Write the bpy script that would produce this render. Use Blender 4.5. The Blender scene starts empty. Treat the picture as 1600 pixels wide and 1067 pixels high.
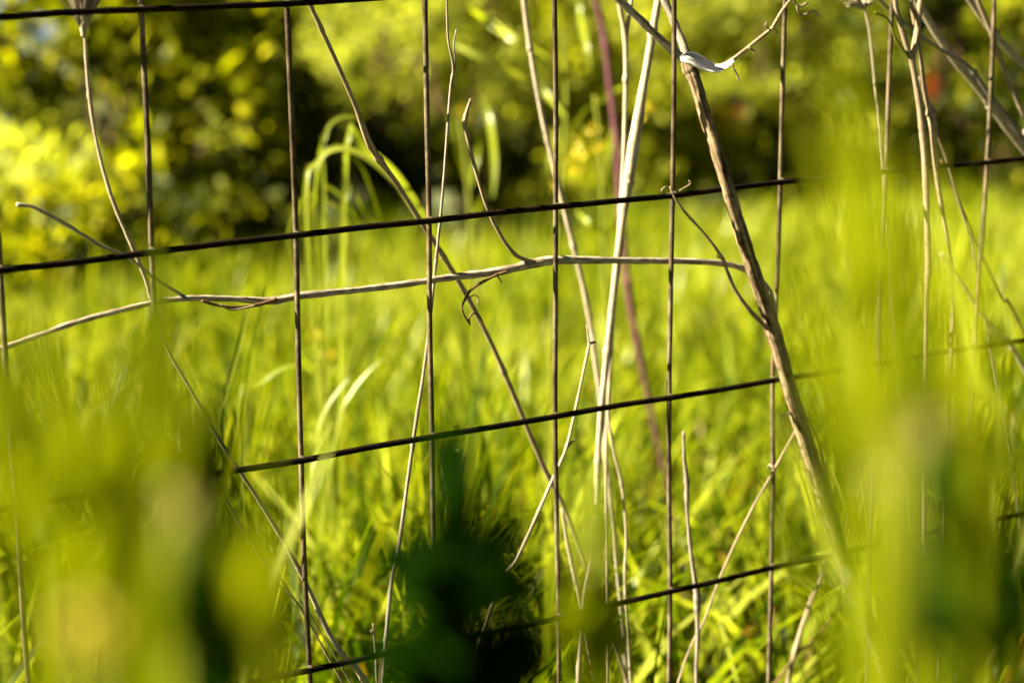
import bpy, math, random
import numpy as np
from mathutils import Vector, Matrix

random.seed(11)
rng = np.random.default_rng(7)
sc = bpy.context.scene
col = sc.collection

# ------------------------------------------------------------------ camera
CAM_H = 0.85
PITCH = math.radians(8.5)
FPX = 3200.0                      # focal length in pixels of the 1600 px wide frame (72 mm)
CAM = Vector((0, 0, CAM_H))
FWD = Vector((0, math.cos(PITCH), -math.sin(PITCH)))
UP = Vector((0, math.sin(PITCH), math.cos(PITCH)))
RIGHT = Vector((1, 0, 0))
cd = bpy.data.cameras.new('camera')
cam = bpy.data.objects.new('camera', cd)
col.objects.link(cam)
cam.location = CAM
cam.rotation_euler = (math.radians(90) - PITCH, 0, 0)
cd.sensor_width = 36.0
cd.lens = 36.0 * FPX / 1600.0
cd.clip_start = 0.02
cd.clip_end = 2000
cd.dof.use_dof = True
cd.dof.focus_distance = 1.37
cd.dof.aperture_fstop = 5.0
sc.camera = cam

# ------------------------------------------------------------------ light
SUN_EL = math.radians(35)
SUN_AZ = math.radians(12)         # degrees behind the camera's left hand
sun_dir = Vector((-math.cos(SUN_AZ) * math.cos(SUN_EL), -math.sin(SUN_AZ) * math.cos(SUN_EL), math.sin(SUN_EL)))
w = bpy.data.worlds.new('World'); sc.world = w; w.use_nodes = True
nt = w.node_tree
sky = nt.nodes.new('ShaderNodeTexSky'); sky.sky_type = 'NISHITA'; sky.sun_disc = False
sky.sun_elevation = SUN_EL
sky.sun_rotation = math.atan2(sun_dir.x, sun_dir.y)
sky.air_density = 0.045; sky.dust_density = 0.0; sky.ozone_density = 1.0
bg = nt.nodes['Background']; bg.inputs[1].default_value = 0.05
nt.links.new(sky.outputs[0], bg.inputs[0])
sl = bpy.data.lights.new('sun', 'SUN'); sl.energy = 5.0; sl.angle = math.radians(0.5); sl.color = (1.0, 0.93, 0.68)
so = bpy.data.objects.new('sun', sl); col.objects.link(so)
so.rotation_euler = (-sun_dir).to_track_quat('-Z', 'Y').to_euler()
so.location = (-3, -1, 4)

sc.view_settings.view_transform = 'Standard'
sc.view_settings.look = 'None'
sc.view_settings.gamma = 1.0
sc.view_settings.use_curve_mapping = False
sc.view_settings.exposure = 2.95
sc.cycles.use_denoising = True
sc.cycles.max_bounces = 6
sc.cycles.diffuse_bounces = 1
sc.cycles.transmission_bounces = 4
sc.cycles.sample_clamp_indirect = 6

# ------------------------------------------------------------------ helpers
def link(o, parent=None):
    col.objects.link(o)
    if parent is not None:
        o.parent = parent
    return o

def tag(o, label=None, cat=None, group=None, kind=None):
    if label: o['label'] = label
    if cat: o['category'] = cat
    if group: o['group'] = group
    if kind: o['kind'] = kind
    return o

def thing(name, label, cat, loc, group=None):
    o = bpy.data.objects.new(name, None)
    o.empty_display_size = 0.05
    o.location = loc
    link(o)
    return tag(o, label, cat, group)

def add_mesh(name, me, mat, parent=None, smooth=True):
    me.materials.append(mat)
    if smooth:
        me.polygons.foreach_set('use_smooth', [True] * len(me.polygons))
    o = bpy.data.objects.new(name, me)
    link(o, parent)
    if parent is not None:
        # children are built in world coordinates, parents carry only a translation
        me.transform(Matrix.Translation(-Vector(parent.location)))
    return o

# fence plane from the fit of the wire crossings in the photograph
F_YAW, F_LEAN, F_ROLL = 0.50544, 0.08321, -0.05583
F_ORG = CAM + Vector((0.03107, 1.41111, -0.11785))
CELL_V = 0.15
CELL_H = 0.15 * 0.64446
F_ROT = Matrix.Rotation(F_YAW, 3, 'Z') @ Matrix.Rotation(F_LEAN, 3, 'X') @ Matrix.Rotation(F_ROLL, 3, 'Y')
F_N = F_ROT @ Vector((0, 1, 0))       # points away from the camera

def ray(px, py):
    return FWD + RIGHT * ((px - 800.0) / FPX) - UP * ((py - 533.5) / FPX)

def fdepth(px, py):
    r = ray(px, py)
    return (F_ORG - CAM).dot(F_N) / r.dot(F_N)

def A(px, py, d):
    return CAM + ray(px, py) * d

def P(px, py, off=0.0):
    return A(px, py, fdepth(px, py) + off)

def catmull(pts, vals, sub):
    n = len(pts)
    if n < 3 or sub < 2:
        return list(pts), list(vals)
    out, ov = [], []
    for i in range(n - 1):
        p0 = pts[max(i - 1, 0)]; p1 = pts[i]; p2 = pts[i + 1]; p3 = pts[min(i + 2, n - 1)]
        for k in range(sub):
            t = k / sub; t2 = t * t; t3 = t2 * t
            out.append(0.5 * ((2 * p1) + (p2 - p0) * t + (2 * p0 - 5 * p1 + 4 * p2 - p3) * t2 + (3 * p1 - p0 - 3 * p2 + p3) * t3))
            ov.append(vals[i] * (1 - t) + vals[i + 1] * t)
    out.append(pts[-1]); ov.append(vals[-1])
    return out, ov

def add_nodes(pts, rad, every, rn):
    cum = [0.0]
    for a, b_ in zip(pts, pts[1:]): cum.append(cum[-1] + (b_ - a).length)
    s0 = every * rn.uniform(.3, .8); marks = []
    while s0 < cum[-1] - .01:
        marks.append(s0); s0 += every * rn.uniform(.7, 1.3)
    ins = [(c, p, q) for c, p, q in zip(cum, pts, rad)]
    for m_ in marks:
        for dl in (-.007, -.0025, 0, .0025, .007):
            t = m_ + dl
            for k in range(len(cum) - 1):
                if cum[k] <= t <= cum[k + 1]:
                    f = (t - cum[k]) / max(1e-9, cum[k + 1] - cum[k])
                    q = rad[k] * (1 - f) + rad[k + 1] * f
                    ins.append((t, pts[k].lerp(pts[k + 1], f), q * {0: 1.45, .0025: 1.2}.get(abs(dl), 1.0)))
                    break
    ins.sort(key=lambda z: z[0])
    out = [ins[0]]
    for z in ins[1:]:
        if z[0] - out[-1][0] > 5e-4: out.append(z)
    return [z[1] for z in out], [z[2] for z in out]

def tube_mesh(name, pts, rad, n=8, sub=5, ridge=0.0, jitter=0.0, seed=0, nodes=0.0):
    pts, rad = catmull([Vector(p) for p in pts], rad, sub)
    rn = random.Random(seed)
    if nodes: pts, rad = add_nodes(pts, rad, nodes, rn)
    V, Fc, U = [], [], []
    t0 = (pts[1] - pts[0]).normalized()
    nrm = t0.orthogonal().normalized()
    L = 0
    rows = []
    for i, p in enumerate(pts):
        a = pts[max(i - 1, 0)]; b = pts[min(i + 1, len(pts) - 1)]
        t = (b - a)
        t = t.normalized() if t.length > 1e-9 else t0
        nrm = (nrm - t * nrm.dot(t))
        nrm = nrm.normalized() if nrm.length > 1e-6 else t.orthogonal().normalized()
        bi = t.cross(nrm)
        if i: L += (p - pts[i - 1]).length
        rr = rad[i] * (1 + jitter * rn.uniform(-1, 1))
        for k in range(n):
            an = 2 * math.pi * k / n
            q = rr * (1 + ridge * (1 if k % 2 else -1) + jitter * 0.5 * rn.uniform(-1, 1))
            V.append(p + (nrm * math.cos(an) + bi * math.sin(an)) * q)
        rows.append(L)
    m = len(pts)
    for i in range(m - 1):
        for k in range(n):
            Fc.append((i * n + k, i * n + (k + 1) % n, (i + 1) * n + (k + 1) % n, (i + 1) * n + k))
    Fc.append(tuple(reversed(range(n)))); Fc.append(tuple(range((m - 1) * n, m * n)))
    me = bpy.data.meshes.new(name)
    me.from_pydata([tuple(v) for v in V], [], Fc)
    uv = me.uv_layers.new(name='uv')
    vals = []
    for i in range(m - 1):
        for k in range(n):
            for (ii, kk) in ((i, k), (i, k + 1), (i + 1, k + 1), (i + 1, k)):
                vals += [kk / n, rows[ii]]
    vals += [0.0, 0.0] * (2 * n)
    uv.data.foreach_set('uv', vals)
    return me

def tube(name, pts, rad, mat, parent=None, **kw):
    if not isinstance(rad, (list, tuple)):
        rad = [rad] * len(pts)
    return add_mesh(name, tube_mesh(name, pts, list(rad), **kw), mat, parent)

def blade_mesh(name, pts, wid, facing=None, sub=3, fold=0.25, twist=0.0, tone=None):
    """leaf blade: a strip with a folded midrib; wid = full widths along the points"""
    pts, wid = catmull([Vector(p) for p in pts], wid, sub)
    V, Fc = [], []
    m = len(pts)
    for i, p in enumerate(pts):
        a = pts[max(i - 1, 0)]; b = pts[min(i + 1, m - 1)]
        t = (b - a).normalized()
        f = facing if facing is not None else (CAM - p).normalized()
        if twist:
            f = Matrix.Rotation(twist * (0.6 + 0.8 * i / m), 3, t) @ f
        s = t.cross(f)
        s = s.normalized() if s.length > 1e-6 else t.orthogonal().normalized()
        nn = s.cross(t)
        h = wid[i] * 0.5
        V += [p - s * h, p - nn * h * fold, p + s * h]
    for i in range(m - 1):
        o = i * 3
        Fc += [(o, o + 1, o + 4, o + 3), (o + 1, o + 2, o + 5, o + 4)]
    me = bpy.data.meshes.new(name)
    me.from_pydata([tuple(v) for v in V], [], Fc)
    at = me.attributes.new('rnd', 'FLOAT', 'POINT')
    at.data.foreach_set('value', [random.random() if tone is None else tone] * len(V))
    return me

def np_mesh(name, V, F4, rnd, tt=None):
    me = bpy.data.meshes.new(name)
    nV, nF, k = len(V), len(F4), F4.shape[1]
    me.vertices.add(nV); me.vertices.foreach_set('co', V.astype(np.float32).ravel())
    me.loops.add(nF * k); me.loops.foreach_set('vertex_index', F4.astype(np.int32).ravel())
    me.polygons.add(nF); me.polygons.foreach_set('loop_start', (np.arange(nF) * k).astype(np.int32))
    me.update(calc_edges=True); me.validate()
    a = me.attributes.new('rnd', 'FLOAT', 'POINT'); a.data.foreach_set('value', rnd.astype(np.float32))
    return me

def grass_arrays(base, h, wd, lean, K=4):
    n = len(base)
    phi = rng.uniform(0, 2 * np.pi, n)
    d = np.stack([np.cos(phi), np.sin(phi), np.zeros(n)], 1)
    tw = phi + np.pi / 2 + rng.normal(0, 0.5, n)
    s = np.stack([np.cos(tw), np.sin(tw), np.zeros(n)], 1)
    t = np.linspace(0, 1, K + 1)
    V = np.zeros((n, K + 1, 2, 3))
    for j, tj in enumerate(t):
        c = base + d * (lean * h * tj ** 2)[:, None] + np.array([0, 0, 1.0]) * (h * (tj - 0.32 * lean * tj ** 2.4))[:, None]
        ww = wd * max(0.06, (1 - tj ** 1.8)) * (0.6 + 0.8 * min(tj * 2, 1))
        V[:, j, 0] = c - s * ww[:, None] * 0.5
        V[:, j, 1] = c + s * ww[:, None] * 0.5
    Fq = np.zeros((n, K, 4), int)
    b0 = np.arange(n) * (K + 1) * 2
    for j in range(K):
        Fq[:, j] = np.stack([b0 + 2 * j, b0 + 2 * j + 1, b0 + 2 * j + 3, b0 + 2 * j + 2], 1)
    rnd = np.repeat(rng.uniform(0, 1, n), (K + 1) * 2)
    return V.reshape(-1, 3), Fq.reshape(-1, 4), rnd

def leaf_arrays(cen, size, up_bias=0.3, long=1.7):
    n = len(cen)
    d = rng.normal(0, 1, (n, 3)); d[:, 2] -= up_bias * 0.5
    d /= np.linalg.norm(d, axis=1)[:, None]
    nn = rng.normal(0, 1, (n, 3)); nn[:, 2] += up_bias * 2
    s = np.cross(d, nn); s /= (np.linalg.norm(s, axis=1)[:, None] + 1e-9)
    up = np.cross(s, d)
    sz = size * rng.uniform(0.6, 1.25, n)
    L = (sz * long)[:, None]; Wd = sz[:, None]
    v = np.zeros((n, 6, 3))
    v[:, 0] = cen
    v[:, 1] = cen + d * L * 0.35 + s * Wd * 0.5 + up * Wd * 0.12
    v[:, 2] = cen + d * L * 0.75 + s * Wd * 0.36 + up * Wd * 0.08
    v[:, 3] = cen + d * L - up * Wd * 0.1
    v[:, 4] = cen + d * L * 0.75 - s * Wd * 0.36 + up * Wd * 0.08
    v[:, 5] = cen + d * L * 0.35 - s * Wd * 0.5 + up * Wd * 0.12
    b0 = np.arange(n) * 6
    F = np.stack([np.stack([b0, b0 + 1, b0 + 2, b0 + 3], 1), np.stack([b0, b0 + 3, b0 + 4, b0 + 5], 1)], 1).reshape(-1, 4)
    return v.reshape(-1, 3), F, np.repeat(rng.uniform(0, 1, n), 6)

# ------------------------------------------------------------------ materials
def new_mat(name):
    m = bpy.data.materials.new(name); m.use_nodes = True
    t = m.node_tree; t.nodes.clear()
    return m, t, t.nodes, t.links

def ramp_set(r, stops):
    el = r.color_ramp.elements
    while len(el) > 1: el.remove(el[-1])
    el[0].position = stops[0][0]; el[0].color = (*stops[0][1], 1)
    for p, c in stops[1:]:
        e = el.new(p); e.color = (*c, 1)

def foliage(name, stops, trans=0.4, tint=(1.35, 1.35, 0.4), rough=0.45, spec=0.35, nscale=7.0, rw=0.62, nw=1.7, ro=-0.62):
    m, t, N, Lk = new_mat(name)
    out = N.new('ShaderNodeOutputMaterial')
    at = N.new('ShaderNodeAttribute'); at.attribute_name = 'rnd'
    tc = N.new('ShaderNodeTexCoord')
    no = N.new('ShaderNodeTexNoise'); no.inputs['Scale'].default_value = nscale
    Lk.new(tc.outputs['Object'], no.inputs['Vector'])
    ad = N.new('ShaderNodeMath'); ad.operation = 'MULTIPLY_ADD'; ad.inputs[1].default_value = nw
    Lk.new(no.outputs[0], ad.inputs[0]); 
    mu = N.new('ShaderNodeMath'); mu.operation = 'MULTIPLY_ADD'; mu.inputs[1].default_value = rw; mu.inputs[2].default_value = ro
    Lk.new(at.outputs['Fac'], mu.inputs[0]); Lk.new(mu.outputs[0], ad.inputs[2])
    r = N.new('ShaderNodeValToRGB'); ramp_set(r, stops); Lk.new(ad.outputs[0], r.inputs[0])
    pb = N.new('ShaderNodeBsdfPrincipled'); pb.inputs['Roughness'].default_value = rough
    pb.inputs['Specular IOR Level'].default_value = spec
    Lk.new(r.outputs[0], pb.inputs['Base Color'])
    mc = N.new('ShaderNodeVectorMath'); mc.operation = 'MULTIPLY'; mc.inputs[1].default_value = tint
    Lk.new(r.outputs[0], mc.inputs[0])
    tr = N.new('ShaderNodeBsdfTranslucent'); Lk.new(mc.outputs[0], tr.inputs['Color'])
    mx = N.new('ShaderNodeMixShader'); mx.inputs[0].default_value = trans
    Lk.new(pb.outputs[0], mx.inputs[1]); Lk.new(tr.outputs[0], mx.inputs[2])
    Lk.new(mx.outputs[0], out.inputs['Surface'])
    return m

def stem_mat(name, light, dark, spots=0.4, around=22.0, along=45.0, rough=0.7, bump=0.4, trans=0.0):
    """streaked, weathered dry stem; uv.x runs round the stem, uv.y along it in metres"""
    m, t, N, Lk = new_mat(name)
    out = N.new('ShaderNodeOutputMaterial')
    uv = N.new('ShaderNodeUVMap'); uv.uv_map = 'uv'
    mp = N.new('ShaderNodeMapping'); mp.inputs['Scale'].default_value = (around, along, 1); Lk.new(uv.outputs[0], mp.inputs[0])
    no = N.new('ShaderNodeTexNoise'); no.inputs['Scale'].default_value = 1.0; no.inputs['Detail'].default_value = 4; Lk.new(mp.outputs[0], no.inputs['Vector'])
    mp2 = N.new('ShaderNodeMapping'); mp2.inputs['Scale'].default_value = (6, 160, 1); Lk.new(uv.outputs[0], mp2.inputs[0])
    n2 = N.new('ShaderNodeTexNoise'); n2.inputs['Scale'].default_value = 1.0; n2.inputs['Detail'].default_value = 3; Lk.new(mp2.outputs[0], n2.inputs['Vector'])
    r1 = N.new('ShaderNodeValToRGB'); ramp_set(r1, [(0.36, dark), (0.60, light)]); Lk.new(no.outputs[0], r1.inputs[0])
    r2 = N.new('ShaderNodeValToRGB'); ramp_set(r2, [(0.28, (1 - spots,) * 3), (0.5, (1, 1, 1))]); Lk.new(n2.outputs[0], r2.inputs[0])
    mu = N.new('ShaderNodeMix'); mu.data_type = 'RGBA'; mu.blend_type = 'MULTIPLY'; mu.inputs[0].default_value = 1
    Lk.new(r1.outputs[0], mu.inputs[6]); Lk.new(r2.outputs[0], mu.inputs[7])
    pb = N.new('ShaderNodeBsdfPrincipled'); pb.inputs['Roughness'].default_value = rough; pb.inputs['Specular IOR Level'].default_value = 0.08
    Lk.new(mu.outputs[2], pb.inputs['Base Color'])
    bp = N.new('ShaderNodeBump'); bp.inputs['Strength'].default_value = bump; bp.inputs['Distance'].default_value = 0.001
    Lk.new(no.outputs[0], bp.inputs['Height']); Lk.new(bp.outputs[0], pb.inputs['Normal'])
    Lk.new(pb.outputs[0], out.inputs['Surface'])
    return m

def plain_foliage_ground():
    m, t, N, Lk = new_mat('ground_soil')
    out = N.new('ShaderNodeOutputMaterial'); tc = N.new('ShaderNodeTexCoord')
    no = N.new('ShaderNodeTexNoise'); no.inputs['Scale'].default_value = 3; no.inputs['Detail'].default_value = 8; Lk.new(tc.outputs['Object'], no.inputs['Vector'])
    r = N.new('ShaderNodeValToRGB'); ramp_set(r, [(0.3, (0.03, 0.035, 0.008)), (0.55, (0.06, 0.07, 0.012)), (0.75, (0.09, 0.075, 0.03))]); Lk.new(no.outputs[0], r.inputs[0])
    pb = N.new('ShaderNodeBsdfPrincipled'); pb.inputs['Roughness'].default_value = 0.95
    Lk.new(r.outputs[0], pb.inputs['Base Color']); Lk.new(pb.outputs[0], out.inputs['Surface'])
    return m

def wire_mat(name, a, b, metal=0.35):
    m, t, N, Lk = new_mat(name)
    out = N.new('ShaderNodeOutputMaterial'); tc = N.new('ShaderNodeTexCoord')
    no = N.new('ShaderNodeTexNoise'); no.inputs['Scale'].default_value = 90; no.inputs['Detail'].default_value = 5; Lk.new(tc.outputs['Object'], no.inputs['Vector'])
    r = N.new('ShaderNodeValToRGB'); ramp_set(r, [(0.35, a), (0.62, b)]); Lk.new(no.outputs[0], r.inputs[0])
    pb = N.new('ShaderNodeBsdfPrincipled'); pb.inputs['Roughness'].default_value = 0.85; pb.inputs['Metallic'].default_value = metal
    n3 = N.new('ShaderNodeTexNoise'); n3.inputs['Scale'].default_value = 14; n3.inputs['Detail'].default_value = 6; Lk.new(tc.outputs['Object'], n3.inputs['Vector'])
    r3 = N.new('ShaderNodeValToRGB'); ramp_set(r3, [(0.36, (0.45, 0.38, 0.34)), (0.55, (1, 1, 1)), (0.72, (1.0, 0.8, 0.62))]); Lk.new(n3.outputs[0], r3.inputs[0])
    mm = N.new('ShaderNodeMix'); mm.data_type = 'RGBA'; mm.blend_type = 'MULTIPLY'; mm.inputs[0].default_value = 1
    Lk.new(r.outputs[0], mm.inputs[6]); Lk.new(r3.outputs[0], mm.inputs[7])
    Lk.new(mm.outputs[2], pb.inputs['Base Color']); pb.inputs['Specular IOR Level'].default_value = 0.03
    bp = N.new('ShaderNodeBump'); bp.inputs['Strength'].default_value = 0.5; bp.inputs['Distance'].default_value = 0.0006
    n2 = N.new('ShaderNodeTexNoise'); n2.inputs['Scale'].default_value = 700; Lk.new(tc.outputs['Object'], n2.inputs['Vector'])
    Lk.new(n2.outputs[0], bp.inputs['Height']); Lk.new(bp.outputs[0], pb.inputs['Normal'])
    Lk.new(pb.outputs[0], out.inputs['Surface'])
    return m

M = {}
M['ground'] = plain_foliage_ground()
M['wire_v'] = wire_mat('rusty_wire', (0.0489, 0.0374, 0.0243), (0.1334, 0.1042, 0.0669), 0.0)
M['wire_h'] = wire_mat('shade_dark_wire', (0.005, 0.003, 0.002), (0.012, 0.007, 0.004), 0.0)  # shade on the horizontal wires is put into this near-black base colour
M['grass'] = foliage('meadow_grass', [(0.0, (0.0824, 0.0482, 0.0030)), (0.07, (0.0103, 0.0235, 0.0003)), (0.3, (0.0329, 0.0556, 0.0005)), (0.6, (0.0876, 0.1157, 0.0010)), (0.85, (0.2061, 0.2356, 0.0040)), (1.0, (0.3709, 0.3856, 0.0200))], 0.5, spec=.04, nscale=11.0, rw=.75, ro=-.70)
M['seed'] = foliage('pale_seeding_grass', [(0.0, (0.2756, 0.1734, 0.0600)), (0.10, (0.2332, 0.1530, 0.0500)), (0.16, (0.1463, 0.1769, 0.0020)), (0.5, (0.2633, 0.2965, 0.0140)), (1.0, (0.4291, 0.4370, 0.0700))], 0.5, spec=.2, rough=.35)
M['broad'] = foliage('broad_pale_blade', [(0.0, (0.1656, 0.1938, 0.0060)), (0.6, (0.2484, 0.2754, 0.0180)), (1.0, (0.3496, 0.3570, 0.0600))], 0.5, rough=0.35, spec=0.4)
M['near'] = foliage('near_grass', [(0.0, (0.0580, 0.0759, 0.0005)), (0.4, (0.0985, 0.1224, 0.0007)), (0.75, (0.1797, 0.2020, 0.0012)), (1.0, (0.2783, 0.2938, 0.0048))], 0.65, spec=.03, rw=1.0, nw=.5, ro=-.25)
M['weed'] = foliage('painted_shade_weed', [(0.0, (0.0040, 0.0140, 0.0008)), (1.0, (0.0080, 0.0240, 0.0016))], 0.35, tint=(1, 1.2, .3), spec=0.0, rough=.9)  # near-black leaves: the shade lies in the colour itself
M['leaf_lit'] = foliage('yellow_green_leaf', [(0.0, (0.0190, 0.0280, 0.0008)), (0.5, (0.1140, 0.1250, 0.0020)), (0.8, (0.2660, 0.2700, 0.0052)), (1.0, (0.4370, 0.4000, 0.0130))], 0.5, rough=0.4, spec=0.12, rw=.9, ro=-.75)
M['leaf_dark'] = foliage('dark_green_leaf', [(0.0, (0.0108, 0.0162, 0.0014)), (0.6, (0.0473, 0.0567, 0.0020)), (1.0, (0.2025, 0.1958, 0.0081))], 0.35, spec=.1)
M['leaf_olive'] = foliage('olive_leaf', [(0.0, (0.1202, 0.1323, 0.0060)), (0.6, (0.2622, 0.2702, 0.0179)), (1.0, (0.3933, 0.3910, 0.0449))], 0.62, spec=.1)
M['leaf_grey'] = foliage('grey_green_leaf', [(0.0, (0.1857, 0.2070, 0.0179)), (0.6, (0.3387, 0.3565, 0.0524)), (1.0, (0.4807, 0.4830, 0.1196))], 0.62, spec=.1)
M['yellow'] = foliage('yellow_petal', [(0.0, (0.45, 0.34, 0.01)), (1.0, (0.60, 0.47, 0.03))], 0.35, tint=(1.2, 1.1, .5))
M['orange'] = foliage('orange_petal', [(0.0, (0.38, 0.10, 0.008)), (1.0, (0.50, 0.20, 0.01))], 0.35, tint=(1.2, 1, .5))
M['red'] = foliage('red_petal', [(0.0, (0.22, 0.015, 0.006)), (1.0, (0.32, 0.05, 0.01))], 0.3, tint=(1.2, 1, .5))
M['tan_petal'] = foliage('tan_petal', [(0.0, (0.30, 0.25, 0.05)), (1.0, (0.40, 0.34, 0.10))], 0.35, tint=(1.2, 1.1, .6))
M['straw'] = stem_mat('straw_stem', (0.3047, 0.2341, 0.1509), (0.1219, 0.0830, 0.0452), spots=.5)
M['pale'] = stem_mat('pale_dry_stem', (0.3771, 0.3171, 0.2263), (0.1828, 0.1377, 0.0849), spots=0.4)
M['grey'] = stem_mat('grey_dry_stem', (0.2539, 0.2127, 0.1697), (0.1116, 0.0851, 0.0629), spots=.5)
M['brown'] = stem_mat('brown_dry_stem', (0.1330, 0.0805, 0.0350), (0.0630, 0.0350, 0.0140))
M['stalk'] = stem_mat('ridged_stalk', (0.2616, 0.1881, 0.1089), (0.0340, 0.0188, 0.0089), spots=0.8, around=14, along=30, bump=0.8)
M['vine'] = stem_mat('bleached_vine', (0.3771, 0.3171, 0.2477), (0.1370, 0.0958, 0.0593), spots=0.6, around=8, along=60)
M['purple'] = stem_mat('purple_stem', (0.1170, 0.0450, 0.0495), (0.0720, 0.0270, 0.0315), spots=0.2)
M['paper'] = stem_mat('papery_sheath', (0.7301, 0.7020, 0.6599), (0.4774, 0.4352, 0.3931), spots=0.35, around=22, along=60, bump=0.5)
M['bark'] = stem_mat('shrub_bark', (0.13, 0.08, 0.04), (0.05, 0.03, 0.015), along=20)
M['green_stem'] = stem_mat('green_stem', (0.13, 0.14, 0.01), (0.08, 0.09, 0.006), spots=0.15)

# ------------------------------------------------------------------ ground
def build_ground():
    xs = np.concatenate([np.array([-900, -200, -60, -20]), np.linspace(-8, 8, 65), np.array([20, 60, 200, 900])])
    ys = np.concatenate([np.array([-300, -60, -15]), np.linspace(-4, 14, 73), np.array([25, 60, 200, 1200])])
    X, Y = np.meshgrid(xs, ys)
    Z = 0.012 * np.sin(X * 2.3 + 1) * np.cos(Y * 1.9) + 0.008 * np.sin(X * 5.1 + Y * 4.3)
    Z[(abs(X) > 8) | (Y > 14) | (Y < -4)] = 0
    Vv = np.stack([X, Y, Z], -1).reshape(-1, 3)
    nx, ny = len(xs), len(ys)
    i = np.arange(ny - 1)[:, None] * nx + np.arange(nx - 1)[None]
    Fq = np.stack([i, i + 1, i + nx + 1, i + nx], -1).reshape(-1, 4)
    me = np_mesh('ground', Vv, Fq, np.zeros(len(Vv)))
    o = add_mesh('ground', me, M['ground'])
    tag(o, 'grassy meadow soil under the plants', 'ground', kind='structure')
build_ground()

# ------------------------------------------------------------------ shrubs and trees behind the meadow
def shrub(name, label, cat, px, depth, hw, height, mat, n, leaf, group, clumps=16, base=0.12, trunk=False, flowers=None, seed=0):
    x = (px - 800) / FPX * depth
    loc = Vector((x, depth, 0))
    root = thing(name, label, cat, loc, group)
    rn = random.Random(seed + 5)
    # clump centres spread through the crown, each fed by a branch
    cen = []
    for k in range(clumps):
        u = rn.random()
        zz = base + (height - base) * (0.12 + 0.85 * u ** 0.8)
        spread = hw * (0.35 + 0.65 * math.sin(math.pi * min(1, max(0.05, (zz - base * .5) / height)) ** 0.8))
        a = rn.uniform(0, 2 * math.pi); r = spread * math.sqrt(rn.random())
        cen.append(Vector((x + r * math.cos(a), depth + r * math.sin(a) * 0.8, zz)))
    if trunk:
        tp = [loc, loc + Vector((0.04 * height * rn.uniform(-1, 1), 0, height * .35)), loc + Vector((0.06 * height * rn.uniform(-1, 1), 0.05, height * .8))]
        tube('trunk', tp, [height * .035, height * .026, height * .01], M['bark'], root, n=9, jitter=0.08, seed=seed)
    for k, c in enumerate(cen[: 9 if not trunk else 11]):
        s = loc + Vector((rn.uniform(-.04, .04), rn.uniform(-.04, .04), 0))
        if trunk: s = tp[0].lerp(tp[2], rn.uniform(.3, .8))
        mid = s.lerp(c, .5) + Vector((rn.uniform(-.06, .06), rn.uniform(-.06, .06), .05)) * min(1, height)
        tube('branch', [s, mid, c], [0.011 * height ** .5, 0.008 * height ** .5, 0.003], M['bark'], root, n=5, sub=3, seed=k)
    C = np.array([tuple(c) for c in cen])
    n = int(n * 1.5)
    idx = rng.integers(0, len(C), n)
    rad = (hw * 0.34) * (0.6 + 0.8 * rng.random(len(C)))
    off = rng.normal(0, 1, (n, 3)); off /= np.linalg.norm(off, axis=1)[:, None]
    off *= (rng.random(n) ** 0.45)[:, None] * rad[idx][:, None]
    off[:, 2] *= 0.8
    pos = C[idx] + off
    pos[:, 2] = np.maximum(pos[:, 2], 0.03)
    v, f, r = leaf_arrays(pos, leaf)
    add_mesh('crown', np_mesh('crown', v, f, r), mat, root, smooth=False)
    if flowers:
        fm, fn, fs = flowers[:3]
        frng = np.random.default_rng(seed + 900)
        for k in range(fn):
            c = cen[rn.randrange(len(cen))] + Vector((rn.uniform(-.1, .1), 0, rn.uniform(-.05, .08)))
            if len(flowers) > 3:
                x0, y0, x1, y1 = flowers[3]
                c = A(rn.uniform(x0, x1), rn.uniform(y0, y1), depth - hw * rn.uniform(.85, 1.05))
            pp = np.array(tuple(c)) + frng.normal(0, fs * 0.35, (9, 3))
            v, f, r = leaf_arrays(pp, fs, 1.0, 1.2)
            add_mesh('flower_cluster', np_mesh('flower_cluster', v, f, r), fm, root, smooth=False)
    return root

G1 = 'shrubs along the far edge of the meadow'
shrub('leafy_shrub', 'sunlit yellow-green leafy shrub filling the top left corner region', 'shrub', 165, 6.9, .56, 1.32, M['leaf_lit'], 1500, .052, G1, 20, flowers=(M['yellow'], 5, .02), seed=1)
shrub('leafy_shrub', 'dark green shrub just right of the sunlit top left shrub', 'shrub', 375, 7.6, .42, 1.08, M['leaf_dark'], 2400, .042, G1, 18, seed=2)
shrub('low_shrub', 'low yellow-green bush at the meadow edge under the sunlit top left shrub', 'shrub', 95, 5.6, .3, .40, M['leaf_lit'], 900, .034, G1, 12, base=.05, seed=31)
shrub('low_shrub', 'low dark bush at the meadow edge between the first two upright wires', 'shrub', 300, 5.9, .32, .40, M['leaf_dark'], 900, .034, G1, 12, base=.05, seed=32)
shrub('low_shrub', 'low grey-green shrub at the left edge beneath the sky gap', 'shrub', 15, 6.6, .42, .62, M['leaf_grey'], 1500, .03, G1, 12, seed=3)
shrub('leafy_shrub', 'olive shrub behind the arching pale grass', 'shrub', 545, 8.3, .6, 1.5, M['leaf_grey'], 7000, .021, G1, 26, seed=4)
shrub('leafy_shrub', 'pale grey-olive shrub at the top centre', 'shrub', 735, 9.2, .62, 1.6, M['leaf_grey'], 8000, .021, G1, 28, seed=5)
shrub('low_shrub', 'low dark leaves added as the shaded hole at the foot of the pale top centre shrub', 'shrub', 800, 8.4, .28, .52, M['leaf_dark'], 1500, .026, G1, 12, seed=6)  # dark leaves drawn where only a shaded hole shows
shrub('leafy_shrub', 'olive shrub behind the purple stem', 'shrub', 955, 8.4, .5, 1.35, M['leaf_olive'], 2800, .03, G1, 22, seed=7)
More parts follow.
